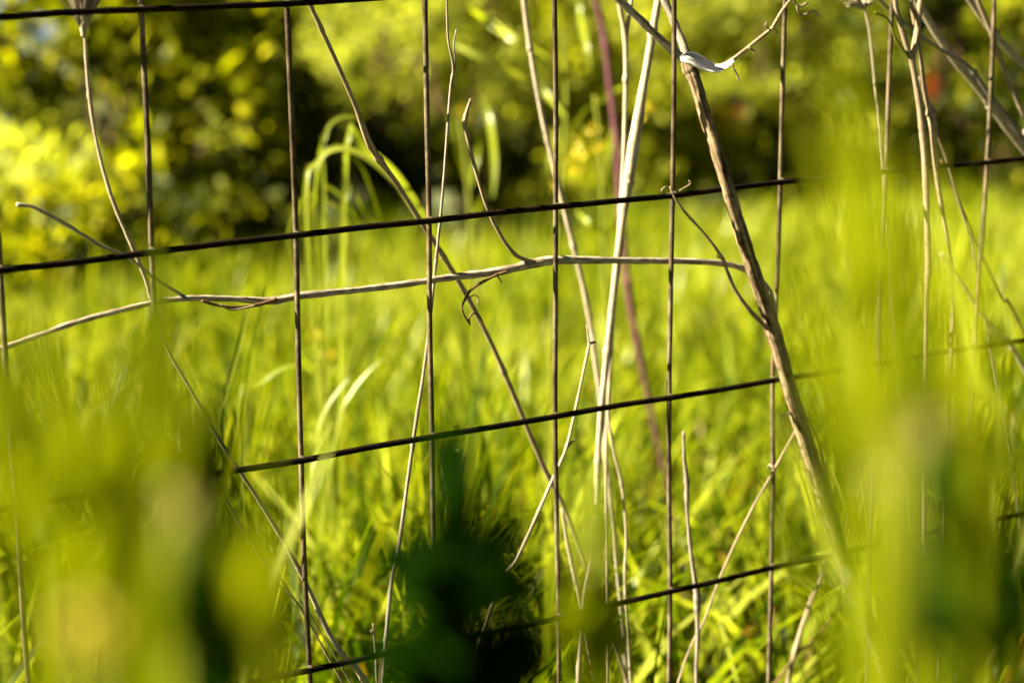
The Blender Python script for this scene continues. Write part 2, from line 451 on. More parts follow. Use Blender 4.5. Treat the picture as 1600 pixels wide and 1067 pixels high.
shrub('low_shrub', 'low dark shrub with orange blossoms behind the ridged stalk', 'shrub', 1135, 8.6, .3, .56, M['leaf_dark'], 1500, .026, G1, 12, flowers=(M['orange'], 7, .03, (1095, 172, 1172, 205)), seed=8)
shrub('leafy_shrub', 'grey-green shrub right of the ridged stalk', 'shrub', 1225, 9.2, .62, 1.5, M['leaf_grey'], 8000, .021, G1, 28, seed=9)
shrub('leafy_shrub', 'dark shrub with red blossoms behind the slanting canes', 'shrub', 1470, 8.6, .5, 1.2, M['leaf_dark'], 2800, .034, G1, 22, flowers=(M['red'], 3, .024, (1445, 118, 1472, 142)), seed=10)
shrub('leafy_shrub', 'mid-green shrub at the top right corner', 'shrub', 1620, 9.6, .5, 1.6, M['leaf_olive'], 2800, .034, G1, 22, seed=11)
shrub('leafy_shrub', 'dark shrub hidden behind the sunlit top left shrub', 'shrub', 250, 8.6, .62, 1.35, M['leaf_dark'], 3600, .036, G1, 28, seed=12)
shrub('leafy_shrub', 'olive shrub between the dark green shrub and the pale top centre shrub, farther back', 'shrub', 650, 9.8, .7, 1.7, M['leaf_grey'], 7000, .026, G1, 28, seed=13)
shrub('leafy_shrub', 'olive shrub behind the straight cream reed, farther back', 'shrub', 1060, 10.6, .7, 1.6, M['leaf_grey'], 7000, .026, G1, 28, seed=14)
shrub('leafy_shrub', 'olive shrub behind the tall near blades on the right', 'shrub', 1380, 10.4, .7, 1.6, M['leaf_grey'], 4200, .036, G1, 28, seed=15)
for k, (px, d, lab) in enumerate([(500, 7.0, 'low dark leaves added as shade at the meadow edge behind the arching pale grass'), (640, 7.8, 'low dark leaves added as shade at the meadow edge left of the third upright wire'), (900, 8.9, 'low dark leaves added as shade at the meadow edge right of the fourth upright wire'),
        (1030, 9.3, 'low dark leaves added as shade at the meadow edge behind the fifth upright wire'), (1250, 9.9, 'low dark leaves added as shade at the meadow edge right of the sixth upright wire'), (1360, 10.1, 'low dark leaves added as shade at the meadow edge behind the tall near blades'), (1540, 10.4, 'low dark leaves added as shade at the meadow edge behind the rightmost upright wire')]):
    shrub('low_shrub', lab, 'shrub', px, d, .3 + .004 * d, .46 + .01 * d, M['leaf_dark'], 1500, .03, G1, 13, base=.05, seed=60 + k)  # row of dark leaves stands in for the shade under the trees
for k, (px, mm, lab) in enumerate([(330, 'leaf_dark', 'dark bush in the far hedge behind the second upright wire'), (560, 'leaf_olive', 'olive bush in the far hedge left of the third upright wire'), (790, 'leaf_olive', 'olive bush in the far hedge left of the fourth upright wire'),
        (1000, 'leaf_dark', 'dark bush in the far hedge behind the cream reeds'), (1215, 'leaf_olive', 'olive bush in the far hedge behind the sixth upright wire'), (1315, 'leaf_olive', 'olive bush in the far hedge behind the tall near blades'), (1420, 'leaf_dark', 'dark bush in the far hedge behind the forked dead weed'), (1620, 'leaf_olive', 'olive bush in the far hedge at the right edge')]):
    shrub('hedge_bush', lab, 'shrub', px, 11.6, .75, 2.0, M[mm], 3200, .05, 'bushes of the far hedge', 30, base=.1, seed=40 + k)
G2 = 'trees behind the shrubs'
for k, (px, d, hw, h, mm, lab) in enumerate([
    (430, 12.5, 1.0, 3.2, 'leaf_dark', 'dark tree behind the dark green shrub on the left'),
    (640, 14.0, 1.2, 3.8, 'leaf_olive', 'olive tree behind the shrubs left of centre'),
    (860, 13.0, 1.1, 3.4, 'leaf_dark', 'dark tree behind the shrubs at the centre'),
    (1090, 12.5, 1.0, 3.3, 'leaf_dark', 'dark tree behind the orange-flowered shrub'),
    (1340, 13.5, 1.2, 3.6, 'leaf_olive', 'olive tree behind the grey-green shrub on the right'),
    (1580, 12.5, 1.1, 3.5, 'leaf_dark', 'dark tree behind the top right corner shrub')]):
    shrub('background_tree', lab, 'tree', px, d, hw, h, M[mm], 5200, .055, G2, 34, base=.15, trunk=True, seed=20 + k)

# ------------------------------------------------------------------ meadow grass
def scatter(n, d0, d1, power=1.0, margin=1.25):
    """positions in the wedge of meadow behind the fence, out past both sides of the frame"""
    lx = rng.uniform(-1, 1, n)
    dmax = 5.0 + (lx + 1) * 2.5
    dmax = np.minimum(dmax + 0.45 * np.sin(lx * 17) + 0.3 * np.sin(lx * 41 + 1), d1)
    u = rng.random(n) ** power
    d = d0 + (dmax - d0) * u
    x = lx * (0.27 * d * margin + 0.35)
    # clumping
    return np.stack([x + rng.normal(0, .02, n), d + rng.normal(0, .03, n), np.zeros(n)], 1)

def fence_y(x):
    return F_ORG.y + (x - F_ORG.x) * math.tan(F_YAW)

b = scatter(34000, 1.25, 10.5, 0.58)
b = b[b[:, 1] > fence_y(b[:, 0]) + 0.16]
cl = 0.5 + 0.5 * np.sin(b[:, 0] * 7 + np.sin(b[:, 1] * 3.1) * 2) * np.sin(b[:, 1] * 5.2 + 1.3)
keep = rng.random(len(b)) < np.clip(.12 + 1.35 * cl, 0, 1)
b = b[keep]; cl = cl[keep]
nearf = np.clip((3.8 - b[:, 1]) / 2.0, 0, 1)
h = (0.13 + 0.20 * rng.random(len(b))) * (0.55 + 0.85 * cl) * (1 + .45 * nearf)
V_, F_, R_ = grass_arrays(b, h, np.clip(rng.lognormal(math.log(.0075), .45, len(b)), .003, .018) * (1 + .25 * nearf), rng.uniform(.1, 1.1, len(b)))
o = add_mesh('meadow_grass', np_mesh('meadow_grass', V_, F_, R_), M['grass'])
tag(o, 'bright green meadow grass filling the ground behind the fence', 'grass', kind='stuff')
b = scatter(17000, 1.7, 10.5, 0.42)
b = b[np.sin(b[:, 0] * 4.1 + 1.0) * np.sin(b[:, 1] * 3.3) + rng.normal(0, .5, len(b)) > -0.35]
b = b[b[:, 1] > fence_y(b[:, 0]) + 0.2]
h = (0.19 + 0.13 * rng.random(len(b)))
V_, F_, R_ = grass_arrays(b, h, rng.uniform(.004, .011, len(b)), rng.uniform(.05, .8, len(b)))
o = add_mesh('seeding_grass', np_mesh('seeding_grass', V_, F_, R_), M['seed'])
tag(o, 'pale yellow seeding grass among the green meadow grass', 'grass', kind='stuff')
# low sward in front of the fence round the photographer's feet
n = 5000
b = np.stack([rng.uniform(-1.2, 1.4, n), rng.uniform(-.8, 2.0, n), np.zeros(n)], 1)
b = b[b[:, 1] < fence_y(b[:, 0]) - 0.03]
V_, F_, R_ = grass_arrays(b, rng.uniform(.08, .24, len(b)), rng.uniform(.003, .007, len(b)), rng.uniform(.1, .9, len(b)))
o = add_mesh('near_sward', np_mesh('near_sward', V_, F_, R_), M['grass'])
tag(o, 'short green grass on the near side of the fence', 'grass', kind='stuff')

# ------------------------------------------------------------------ wire mesh fence
MEAS = [(1,1,224,15),(2,1,452,6),(0,2,3,422),(1,2,240,394),(2,2,466,367.5),(3,2,674.5,345),(4,2,872.5,323),(5,2,1055.5,305.5),
        (6,2,1224,284.5),(7,2,1389,268),(8,2,1547.7,253.8),(2,3,474,719),(3,3,679,682),(4,3,871.5,650),(5,3,1050,621),(6,3,1212,593.7),
        (8,3,1527.5,542),(5,4,1051.5,923),(4,4,877,965),(6,4,1210,886)]
def grid(i, j):
    return F_ORG + F_ROT @ Vector(((i - 4) * CELL_H, 0, -(j - 2) * CELL_V))
CORR = [(i, j, P(px, py) - grid(i, j)) for i, j, px, py in MEAS]
def node(i, j):
    acc = Vector(); ws = 0.03
    for a, b_, c in CORR:
        wgt = 1.0 / ((a - i) ** 2 + (b_ - j) ** 2 + 0.003) ** 2
        acc += c * wgt; ws += wgt
    return grid(i, j) + acc / ws
I0, I1, J0, J1 = -7, 17, 0, 7
def fence():
    base = grid(4, J1); base.z = 0
    root = thing('wire_fence', 'rusty welded wire mesh fence of upright rectangles leaning across the whole picture', 'fence', base)
    rw = random.Random(3)
    for j in range(J0, J1 + 1):
        pts = []
        for i in range(I0, I1 + 1):
            for k in range(2):
                if i == I1 and k: break
                ii = i + k * 0.5
                p = node(ii, j)
                if k: p = p + F_ROT @ Vector((0, 0, rw.uniform(-.0007, .0007)))
                pts.append(p)
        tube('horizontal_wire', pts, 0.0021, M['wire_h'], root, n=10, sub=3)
    for i in range(I0, I1 + 1):
        pts = []
        for j in range(J0, J1 + 1):
            pts.append(node(i, j) + F_N * 0.0038)
            if j < J1:
                pts.append(node(i, j + .5) + F_N * 0.0038 + F_ROT @ Vector((rw.uniform(-.0008, .0008), 0, 0)))
        pts[0] = pts[0] + F_ROT @ Vector((0, 0, .02)); 
        tail = pts[-1] + F_ROT @ Vector((0, 0, -.06))
        pts.append(tail)
        tube('vertical_wire', pts, 0.0018, M['wire_v'], root, n=10, sub=3)
    import bmesh
    bm = bmesh.new(); bmesh.ops.create_icosphere(bm, subdivisions=2, radius=1.0)
    for v in bm.verts:
        v.co = Vector((v.co.x * .0033, v.co.y * .0028, v.co.z * .0026)) * (1 + .18 * math.sin(v.co.x * 5 + v.co.z * 3))
    wm_ = bpy.data.meshes.new('weld'); bm.to_mesh(wm_); bm.free(); wm_.materials.append(M['wire_v'])
    wm_.polygons.foreach_set('use_smooth', [True] * len(wm_.polygons))
    for i in range(-2, 12):
        for j in range(J0, 6):
            o = bpy.data.objects.new('weld', wm_); link(o, root)
            o.location = node(i, j) + F_N * 0.0018 - root.location
            o.rotation_euler = F_ROT.to_euler(); o.scale = (rw.uniform(.85, 1.2),) * 3
fence()

# ------------------------------------------------------------------ dry stems
def stem_pts(px, off, absd=None):
    n = len(px)
    out = []
    for k, (x, y) in enumerate(px):
        if absd is not None:
            d = absd if not isinstance(absd, (list, tuple)) else absd[0] + (absd[1] - absd[0]) * k / (n - 1)
            out.append(A(x, y, d))
        else:
            o_ = off if not isinstance(off, (list, tuple)) else off[0] + (off[1] - off[0]) * k / (n - 1)
            out.append(P(x, y, o_))
    return out

def to_ground(pts):
    """carry the last point of a stem on down to the soil"""
    d = (pts[-1] - pts[-2]).normalized()
    if d.z > -0.6:
        d = Vector((d.x, d.y, -0.75)).normalized()
    z = pts[-1].z
    d2 = Vector((d.x * .7, d.y * .7, d.z)).normalized()
    t = z / -d2.z
    e = pts[-1] + d2 * (t + 0.01)
    return pts + [pts[-1].lerp(e, .5) + Vector((0.006, 0, 0)), e]

def rad_px(px, pts):
    """pixel widths -> radii in metres at the points' own depth"""
    out = []
    n = len(pts)
    for k, p in enumerate(pts):
        d = (p - CAM).dot(FWD)
        wv = px if not isinstance(px, (list, tuple)) else px[min(k, len(px) - 1)]
        out.append(max(0.0004, wv * 0.5 / FPX * d))
    return out

def stem(name, label, cat, px, wpx, mat, off=0.02, absd=None, root=True, group=None, ridge=0.0, jitter=0.1, n=8, sub=5, knots=(), parts=(), seed=0, part_name='stem', nodes=0.11):
    seed = seed or (len(bpy.data.objects) % 97)
    pts = stem_pts(px, off, absd)
    rad = [q * .88 for q in rad_px(wpx, pts)]
    for kidx in knots:
        rad[kidx] *= 1.5
    if root:
        p2 = to_ground(pts)
        rad = rad + [rad[-1]] * (len(p2) - len(pts)); pts = p2
    base = Vector(pts[-1])
    th = thing(name, label, cat, base, group)
    tube(part_name, pts, rad, mat, th, n=n, sub=sub, ridge=ridge, jitter=jitter, seed=seed, nodes=nodes)
    for pt in parts:
        nm, ppx, pw, pm = pt[:4]
        poff = pt[4] if len(pt) > 4 else off
        q = stem_pts(ppx, poff, absd)
        tube(nm, q, rad_px(pw, q), pm, th, n=7, sub=5, jitter=jitter, seed=seed + 3)
    return th

# the thick ridged stalk with its fork, papery sheath and tendrils
stalk_px = [(1071,92),(1078,108),(1086,128),(1106,195),(1129,266),(1151,340),(1171,405),(1190,460),(1209,520),(1232,600),(1262,700),(1291,790),(1320,880),(1350,960),(1385,1045)]
so_ = [.012,.010,.006,-.004,-.016,-.016,-.014,-.013,-.013,-.016,-.016,-.016,-.016,-.016,-.016]
sp = [P(x, y, o_) for (x, y), o_ in zip(stalk_px, so_)]
wp = [15,22,18,17,18,19,20,21,22,22,23,24,24,24,24]
sr = rad_px(wp, sp)
sp2 = to_ground(sp); sr += [sr[-1]] * 2
stalk = thing('dead_weed', 'thick ridged dead stalk with a white papery sheath slanting across the right of the fence', 'stalk', Vector(sp2[-1]))
tube('stem', sp2, sr, M['stalk'], stalk, n=24, sub=6, ridge=0.11, jitter=0.07, seed=4)
def sub_tube(parent, nm, px, wpx, mat, off, n=7, jitter=.1, seed=0):
    q = stem_pts(px, off) if not isinstance(off, list) or len(off) == 2 else [P(x, y, o_) for (x, y), o_ in zip(px, off)]
    return tube(nm, q, rad_px(wpx, q), mat, parent, n=n, sub=5, jitter=jitter, seed=seed)
sub_tube(stalk, 'fork_branch', [(930,-35),(963,-4),(1000,31),(1036,66),(1074,97)], [12,12,13,13,16], M['vine'], [.03,.012], 12)
sub_tube(stalk, 'fork_branch', [(1022,-40),(1036,-5),(1052,32),(1066,66),(1074,95)], [11,12,12,13,14], M['grey'], [.045,.014], 12)
sub_tube(stalk, 'side_shoot', [(1106,107),(1122,106),(1140,97),(1157,84),(1176,69),(1192,56),(1206,44),(1219,22),(1232,4),(1246,-14)], [5,7,7,6,6,6,5,5,5,4], M['straw'], [.006,-.006])
for px, wp_ in (([(1144,95),(1146,107),(1152,118),(1154,127)], 3.0), ([(1170,75),(1177,79),(1179,84)], 3), ([(1206,44),(1212,47),(1214,52),(1210,53)], 2.5), ([(1203,47),(1198,43),(1196,38),(1200,36)], 2.5),
                ([(1238,-2),(1245,8),(1252,10),(1262,4)], 3), ([(1245,8),(1247,18),(1254,24),(1264,21),(1272,17),(1281,27)], 3)):
    sub_tube(stalk, 'tendril', px, wp_, M['straw'], -.004, 6)
sub_tube(stalk, 'side_twig', [(1047,292),(1056,312),(1074,336),(1103,368),(1128,402),(1135,420),(1150,455),(1174,488),(1200,514)], [3,4,4,4.5,6,5.5,6,7,8], M['straw'], [-.006,-.016])
sub_tube(stalk, 'tendril', [(1062,298),(1074,291),(1080,285),(1076,283)], 2.5, M['straw'], -.008, 6)
sub_tube(stalk, 'tendril', [(1052,303),(1040,303),(1034,298),(1040,292),(1046,296)], 2.5, M['straw'], -.008, 6)
sub_tube(stalk, 'tendril', [(1131,403),(1122,402),(1120,397)], 2.5, M['brown'], -.015, 6)
sub_tube(stalk, 'side_twig', [(1234,645),(1222,650),(1219,656)], [5,4,3], M['straw'], -.016)
sub_tube(stalk, 'bark_strip', [(1192,438),(1203,455),(1210,480),(1214,508),(1216,530)], [3,8,9,7,4], M['pale'], -.010)
sub_tube(stalk, 'bark_strip', [(1247,640),(1262,690),(1275,735),(1292,775),(1306,815),(1322,850)], [3,6,9,9,8,4], M['straw'], -.018)
sub_tube(stalk, 'bark_strip', [(1262,652),(1280,690),(1288,725),(1300,770),(1312,810)], [2,3,5,6,4], M['straw'], -.02)
# white papery sheath: a curled scoop
def sheath():
    ctr = [(1063,93),(1069,91),(1076,91),(1084,93),(1093,97),(1102,102),(1111,106),(1121,108),(1130,105),(1139,100),(1147,94)]
    wid = [7, 15, 20, 22, 21, 19, 17, 14, 11, 7, 3]
    V, Fc, uvs = [], [], []
    K = 11
    rn = random.Random(12)
    # an open pod: front lip, belly, and a back wall rising above the lip so that the hollow shows
    prof = [(.40, -1.3), (.5, -1.2), (.5, -.8), (.4, -.35), (.26, .1), (.1, .55), (-.07, 1.0), (-.22, 1.4), (-.35, 1.75), (-.46, 2.0), (-.5, 1.7)]
    for i, (x, y) in enumerate(ctr):
        a = ctr[max(i - 1, 0)]; b_ = ctr[min(i + 1, len(ctr) - 1)]
        tx, ty = b_[0] - a[0], b_[1] - a[1]; L = math.hypot(tx, ty); nx, ny = -ty / L, tx / L
        for k, (hh, dd) in enumerate(prof):
            hv = hh + (rn.uniform(-.16, .12) if k in (0, K - 1) else rn.uniform(-.03, .03))
            dep = -.008 + dd * .0062 * wid[i] / 22 + rn.uniform(-.0004, .0004)
            q = P(x + nx * hv * wid[i], y + ny * hv * wid[i], dep)
            V.append(tuple(q)); uvs.append((k / K, i * .004))
    for i in range(len(ctr) - 1):
        for k in range(K - 1):
            Fc.append((i * K + k, i * K + k + 1, (i + 1) * K + k + 1, (i + 1) * K + k))
    me = bpy.data.meshes.new('papery_sheath'); me.from_pydata(V, [], Fc)
    uv = me.uv_layers.new(name='uv')
    for lp in me.loops: uv.data[lp.index].uv = uvs[lp.vertex_index]
    o = add_mesh('papery_sheath', me, M['paper'], stalk)
    s = o.modifiers.new('thickness', 'SOLIDIFY'); s.thickness = .0004
    ss = o.modifiers.new('smooth', 'SUBSURF'); ss.levels = 1; ss.render_levels = 1
    o['label'] = 'white curled papery leaf sheath at the fork'
sheath()

# the bleached vine running sideways behind the upright wires
vine_px = [(-130,578),(-60,560),(0,545),(60,524),(130,500),(200,482),(250,471),(300,466),(360,467),(425,470),(470,462),(560,453),(640,443),(700,434),(778,424),(830,413),(865,407),(950,407),(1050,408),(1110,410),(1150,416),(1172,425)]
vine_w = [8,8,8,9,9,9,9,10,9,13,12,11,11,11,13,15,16,11,10,10,9,10]
vp = [P(x, y, .011) for x, y in vine_px]
vine = thing('dead_vine', 'bleached dead vine running sideways across the middle of the fence', 'vine', Vector((vp[-1].x, vp[-1].y, vp[-1].z)))
tube('stem', vp, rad_px(vine_w, vp), M['vine'], vine, n=12, sub=6, jitter=.09, seed=8)
sub_tube(vine, 'upright_shoot', [(845,411),(822,406),(803,396),(781,366),(760,322),(742,262),(730,215),(726,192),(730,172),(736,155)], [8,8,6,6,6,6,6,9,6,5], M['straw'], .010)
sub_tube(vine, 'split_strand', [(315,470),(340,477),(368,480),(400,477),(432,468)], [4,5,5,6,8], M['brown'], .006)
sub_tube(vine, 'split_strand', [(345,476),(360,484),(378,482),(398,478)], [2,3,3,5], M['straw'], .004)
sub_tube(vine, 'side_twig', [(26,320),(55,325),(100,349),(150,380),(200,403),(250,440),(292,466)], [7,6,6,6,5,5,6], M['pale'], .012)
sub_tube(vine, 'tendril', [(792,425),(776,430),(757,439),(737,452),(729,464),(722,479),(725,492),(731,502),(735,508)], [6,5,4.5,5,5,3,3.5,3,2], M['brown'], .004)
sub_tube(vine, 'tendril', [(734,506),(733,497),(740,489),(748,493),(753,502),(756,512)], [3,3.5,3.5,3.5,3.5,2.5], M['brown'], .004)
sub_tube(vine, 'tendril', [(775,427),(779,434),(784,442)], [3,3,2], M['brown'], .004)
sub_tube(vine, 'tendril', [(732,466),(742,461),(747,466),(746,474)], [2,2,2,2], M['straw'], .006)

# left stem with the dry seed head
th = stem('dried_flower', 'tall pale dry stem bearing a brush-like seed head near the left edge', 'dried flower',
     [(132,46),(135,100),(142,170),(155,240),(175,310),(200,370),(225,430),(240,480),(262,545),(300,612),(345,690),(400,775),(440,840),(480,915),(512,985),(548,1040),(575,1070)],
     [6,6,7,7,7.5,7.5,7,7,6,6,6.5,7,8,8,10,11,11], M['pale'], .013, seed=1)
def seed_head(th):
    V, Fc = [], []
    rn = random.Random(2)
    base = P(131, 52, .013)
    me_all = []
    import bmesh
    bm = bmesh.new()
    for k in range(80):
        a = rn.uniform(0, 2 * math.pi); r = rn.uniform(.15, 1)
        tipx = 133 + 46 * r * math.cos(a); tip = P(tipx, -40 + rn.uniform(-30, 34), .013 + .016 * r * math.sin(a))
        mid = base.lerp(tip, .45) + (tip - base).cross(FWD).normalized() * .0006 * (1 if tipx > 133 else -1)
        t = tube_mesh('b', [base, mid, tip], [.0006, .0005, .00025], n=4, sub=3)
        bm.from_mesh(t); bpy.data.meshes.remove(t)
    t = tube_mesh('c', [P(131,58,.013), P(131,48,.013), P(131,36,.013), P(132,24,.013)], [.0013, .0022, .0030, .0036], n=12, sub=3, ridge=.08)
    bm.from_mesh(t); bpy.data.meshes.remove(t)
    me = bpy.data.meshes.new('seed_head'); bm.to_mesh(me); bm.free()
    o = add_mesh('seed_head', me, M['pale'], th)
    o['label'] = 'brush-like dry seed head of pale bristles'
seed_head(th)
GS = 'dry stems among the fence wires'
stem('dry_weed', 'thin dry stem low on the left running just below the seed head stem', 'dry weed', [(330,735),(362,795),(400,862),(445,925),(490,985)], 4, M['straw'], .02, group=GS)
stem('dry_weed', 'hair-thin dry stem at lower left joining the foot of the second upright wire', 'dry weed', [(392,848),(430,893),(462,938),(500,985)], 2.6, M['straw'], .015, group=GS)
stem('dry_weed', 'tan jointed stem slanting down right from the top behind the vine', 'dry weed', [(462,-45),(485,8),(520,85),(555,165),(580,230),(620,287),(660,350),(700,412),(740,482),(775,552),(812,640),(850,730),(905,850)], [8,8,8,8,9,9,9,9,9,9,9,9,8], M['straw'], [.03,.16], knots=(4,), group=GS, seed=3)
stem('dry_weed', 'wavy thin grey stem with a forked tip beside the third upright wire', 'dry weed', [(694,-40),(698,0),(700,60),(708,105),(704,138),(698,220),(692,300),(684,380),(677,450),(665,560),(650,660),(636,760),(622,862),(606,965)], [4,4,4,4,5,5,5,5.5,6,6,6.5,6.5,7,7], M['grey'], .016, group=GS, seed=5,
     parts=[('fork', [(704,138),(708,118),(712,96),(709,72),(713,46)], [4,3,2.5,2.5,2], M['grey']), ('spur', [(704,138),(709,137)], [2,1.5], M['straw']), ('spur', [(693,305),(689,307)], [3,2], M['pale'])])
stem('dry_weed', 'pale stem with a small forked stub at its tip right of centre', 'dry weed', [(921,536),(912,580),(897,650),(884,702),(865,745),(841,800),(806,875),(765,955)], [6,5,5,5,5,6.5,6,6], M['pale'], .03, group=GS, seed=6,
     parts=[('fork', [(921,538),(919,524),(917,508)], [5,4,2.5], M['pale']), ('fork', [(919,538),(926,535),(931,534)], [5,5,4], M['brown']), ('bract', [(880,712),(888,696),(899,686)], [3,5,2], M['straw'])])
stem('dry_weed', 'soft pale grey stem curving down just left of the fourth upright wire', 'dry weed', [(812,-50),(818,-5),(826,60),(845,170),(866,262),(885,340),(905,420),(918,480),(930,560),(940,640),(948,730)], [9,9,9,9,9,9,9,9,9,8,8], M['pale'], .34, group=GS)
stem('dry_reed', 'straight cream reed leaning from the top edge right of centre', 'reed', [(1042,-60),(1030,-5),(1010,110),(990,230),(972,350),(960,450),(948,560),(938,660),(932,770),(925,880),(912,965)], [14,14,14,14,14,13,12,11,10,9,9], M['pale'], .14, group='cream reeds right of centre', knots=(3,), jitter=.05)
stem('dry_reed', 'slimmer forked cream reed standing close left of the straight cream reed', 'reed', [(964,-40),(968,8),(977,60),(978,130),(975,250),(970,330),(965,410),(956,520),(950,640),(946,760)], [8,8,10,9,9,9,9,7,6,6], M['pale'], .19, group='cream reeds right of centre', jitter=.05,
     parts=[('fork', [(977,62),(984,20),(990,-30)], [8,7,7], M['pale'])])
stem('purple_weed', 'blurred purple stem slanting behind the cream reeds', 'weed', [(915,-60),(930,-5),(945,60),(953,130),(964,220),(969,300),(976,400),(986,480),(1001,560),(1020,655),(1045,770)], [12,12,12,12,13,13,13,13,11,9,6], M['purple'], 1.0, nodes=.3)
stem('dry_twig', 'knobbly broken twig standing at the bottom right of the fifth upright wire', 'twig', [(1068,674),(1069,715),(1073,752),(1074,800),(1079,858),(1085,900),(1089,930),(1090,1000),(1088,1075)], [5,6,7,6,6.5,8,8,7,7], M['grey'], .014, knots=(2, 6), jitter=.18, group=GS, seed=7,
     parts=[('spur', [(1073,750),(1076,747)], [5,3], M['brown']), ('spur', [(1089,930),(1093,926)], [5,3], M['brown'])])
stem('dry_weed', 'thin straw-coloured stem slanting down left across the sixth upright wire', 'dry weed', [(1243,672),(1212,730),(1170,805),(1130,890),(1100,970),(1060,1065)], [3.5,5,4.5,4,4,4], M['straw'], [-.012,.03], group=GS,
     parts=[('spur', [(1210,732),(1203,726),(1200,730)], [3,4,3], M['straw'])])
stem('dry_weed', 'slender pale stem hanging below the third horizontal wire beside the reed', 'dry weed', [(949,640),(958,700),(972,760),(978,840),(976,900),(980,990)], [4,5,5,5,5,5], M['pale'], .12, group=GS)
stem('dry_weed', 'short pale stem at the foot of the straight cream reed', 'dry weed', [(878,795),(888,850),(900,905),(912,960)], [5,8,8,8], M['pale'], .15, group=GS)
stem('dry_weed', 'broad dry blade leaning left under the ridged stalk', 'dry weed', [(1294,868),(1280,910),(1262,955),(1232,1062)], [5,9,9,8], M['straw'], .12, group=GS)
stem('dry_weed', 'thin brown stem leaning left under the ridged stalk beside the broad dry blade', 'dry weed', [(1326,930),(1300,965),(1268,1005),(1222,1052)], [4,5,5,5], M['brown'], .12, group=GS)
stem('dry_twig', 'short upright twig at the bottom edge left of the dark weed', 'twig', [(583,974),(585,1000),(588,1030),(590,1075)], [3,3.5,4,4], M['grey'], .02, group=GS, parts=[('spur', [(584,990),(579,984)], [3,2], M['grey'])])
stem('dry_weed', 'thin brown stem at the bottom edge against the short upright twig', 'dry weed', [(606,985),(601,1020),(594,1070)], [4,6,6], M['brown'], .025, group=GS)
# the forked plant and canes at the top right
stem('forked_dead_weed', 'forked tan dead weed with a swollen joint near the top right', 'dead weed', [(1424,88),(1428,110),(1436,160),(1444,235),(1448,320),(1450,420),(1446,540)], [13,11,11,12,12,11,9], M['straw'], -.02, jitter=.05, seed=11,
     parts=[('branch', [(1396,-30),(1400,10),(1409,45),(1417,72),(1423,90)], [9,8,9,9,9], M['straw'], -.02), ('branch', [(1441,-30),(1437,15),(1434,45),(1429,72),(1425,92)], [10,10,10,10,10], M['straw'], -.02),
            ('branch', [(1366,20),(1388,31),(1398,58),(1410,76),(1421,90)], [3,3,4,5,6], M['green_stem'], -.02), ('branch', [(1420,-30),(1425,10),(1430,40)], [6,7,7], M['straw'], -.015)])
stem('dry_weed', 'jointed tan stem falling right of the forked dead weed to a curled tip', 'dry weed', [(1436,60),(1441,110),(1448,155),(1457,190),(1463,270),(1474,340),(1484,400),(1489,470),(1488,520),(1486,548)], [7,8,8,11,8,7,6,6,6,6], M['straw'], -.02, knots=(3,), group=GS, seed=12,
     parts=[('tendril', [(1487,545),(1482,535),(1484,522),(1489,520)], [4,4,4,3], M['brown'], -.02)])
stem('dry_weed', 'hair-thin green-tan stem right of the forked dead weed', 'dry weed', [(1436,120),(1452,180),(1475,240),(1493,300),(1512,360),(1530,440)], [3,3,3,3,3,3], M['straw'], 0.03, group=GS)
GC = 'slanting canes at the top right'
stem('dry_cane', 'thick pale cane slanting down right from behind the forked dead weed', 'cane', [(1405,-50),(1440,15),(1480,78),(1530,140),(1570,195),(1615,252),(1660,310)], [13,13,14,14,14,14,14], M['pale'], .09, group=GC, jitter=.05)
stem('dry_cane', 'pale cane crossing the top right corner', 'cane', [(1480,-50),(1512,-5),(1545,42),(1576,78),(1612,112),(1660,155)], [12]*6, M['pale'], .08, group=GC, jitter=.05)
stem('dry_cane', 'narrow tan cane dropping steeply behind the rightmost upright wire', 'cane', [(1515,-50),(1528,0),(1552,58),(1568,108),(1600,180),(1640,260)], [9]*6, M['straw'], .06, group=GC, jitter=.05)
stem('dry_cane', 'thin brown cane crossing over the thick pale cane', 'cane', [(1340,-40),(1380,5),(1420,42),(1470,78),(1512,103),(1545,146),(1600,218),(1640,270)], [5,5,6,7,7,9,9,9], M['grey'], .05, group=GC, jitter=.06)
stem('dry_weed', 'blurred pale stem at the right edge under the third horizontal wire', 'dry weed', [(1470,395),(1500,440),(1528,482),(1560,525),(1605,585)], [5,6,8,10,9], M['pale'], .16, group=GS)
stem('dry_weed', 'thin dark straight stem at the right edge above the third horizontal wire', 'dry weed', [(1470,250),(1505,330),(1540,412),(1566,468),(1602,525)], [3,4,4,4,4], M['brown'], .05, group=GS)
th = stem('dried_flower', 'thin stem with a ragged pale seed head at the top right', 'dried flower', [(1350,10),(1357,40),(1362,80),(1368,150),(1378,260)], [4,4,3.5,3,3], M['pale'], .1)
for k in range(13):
    a = -math.pi * (.12 + .8 * k / 12)
    L = random.uniform(16, 30)
    p0 = P(1349, 14, .1); p2 = P(1349 - 8 + L * math.cos(a), 14 + L * math.sin(a) * .8, .1 + random.uniform(-.01, .01))
    tube('bristle', [p0, p0.lerp(p2, .5) + Vector((0, 0, .001)), p2], [.0011, .0016, .0005], M['pale'], th, n=4, sub=2)

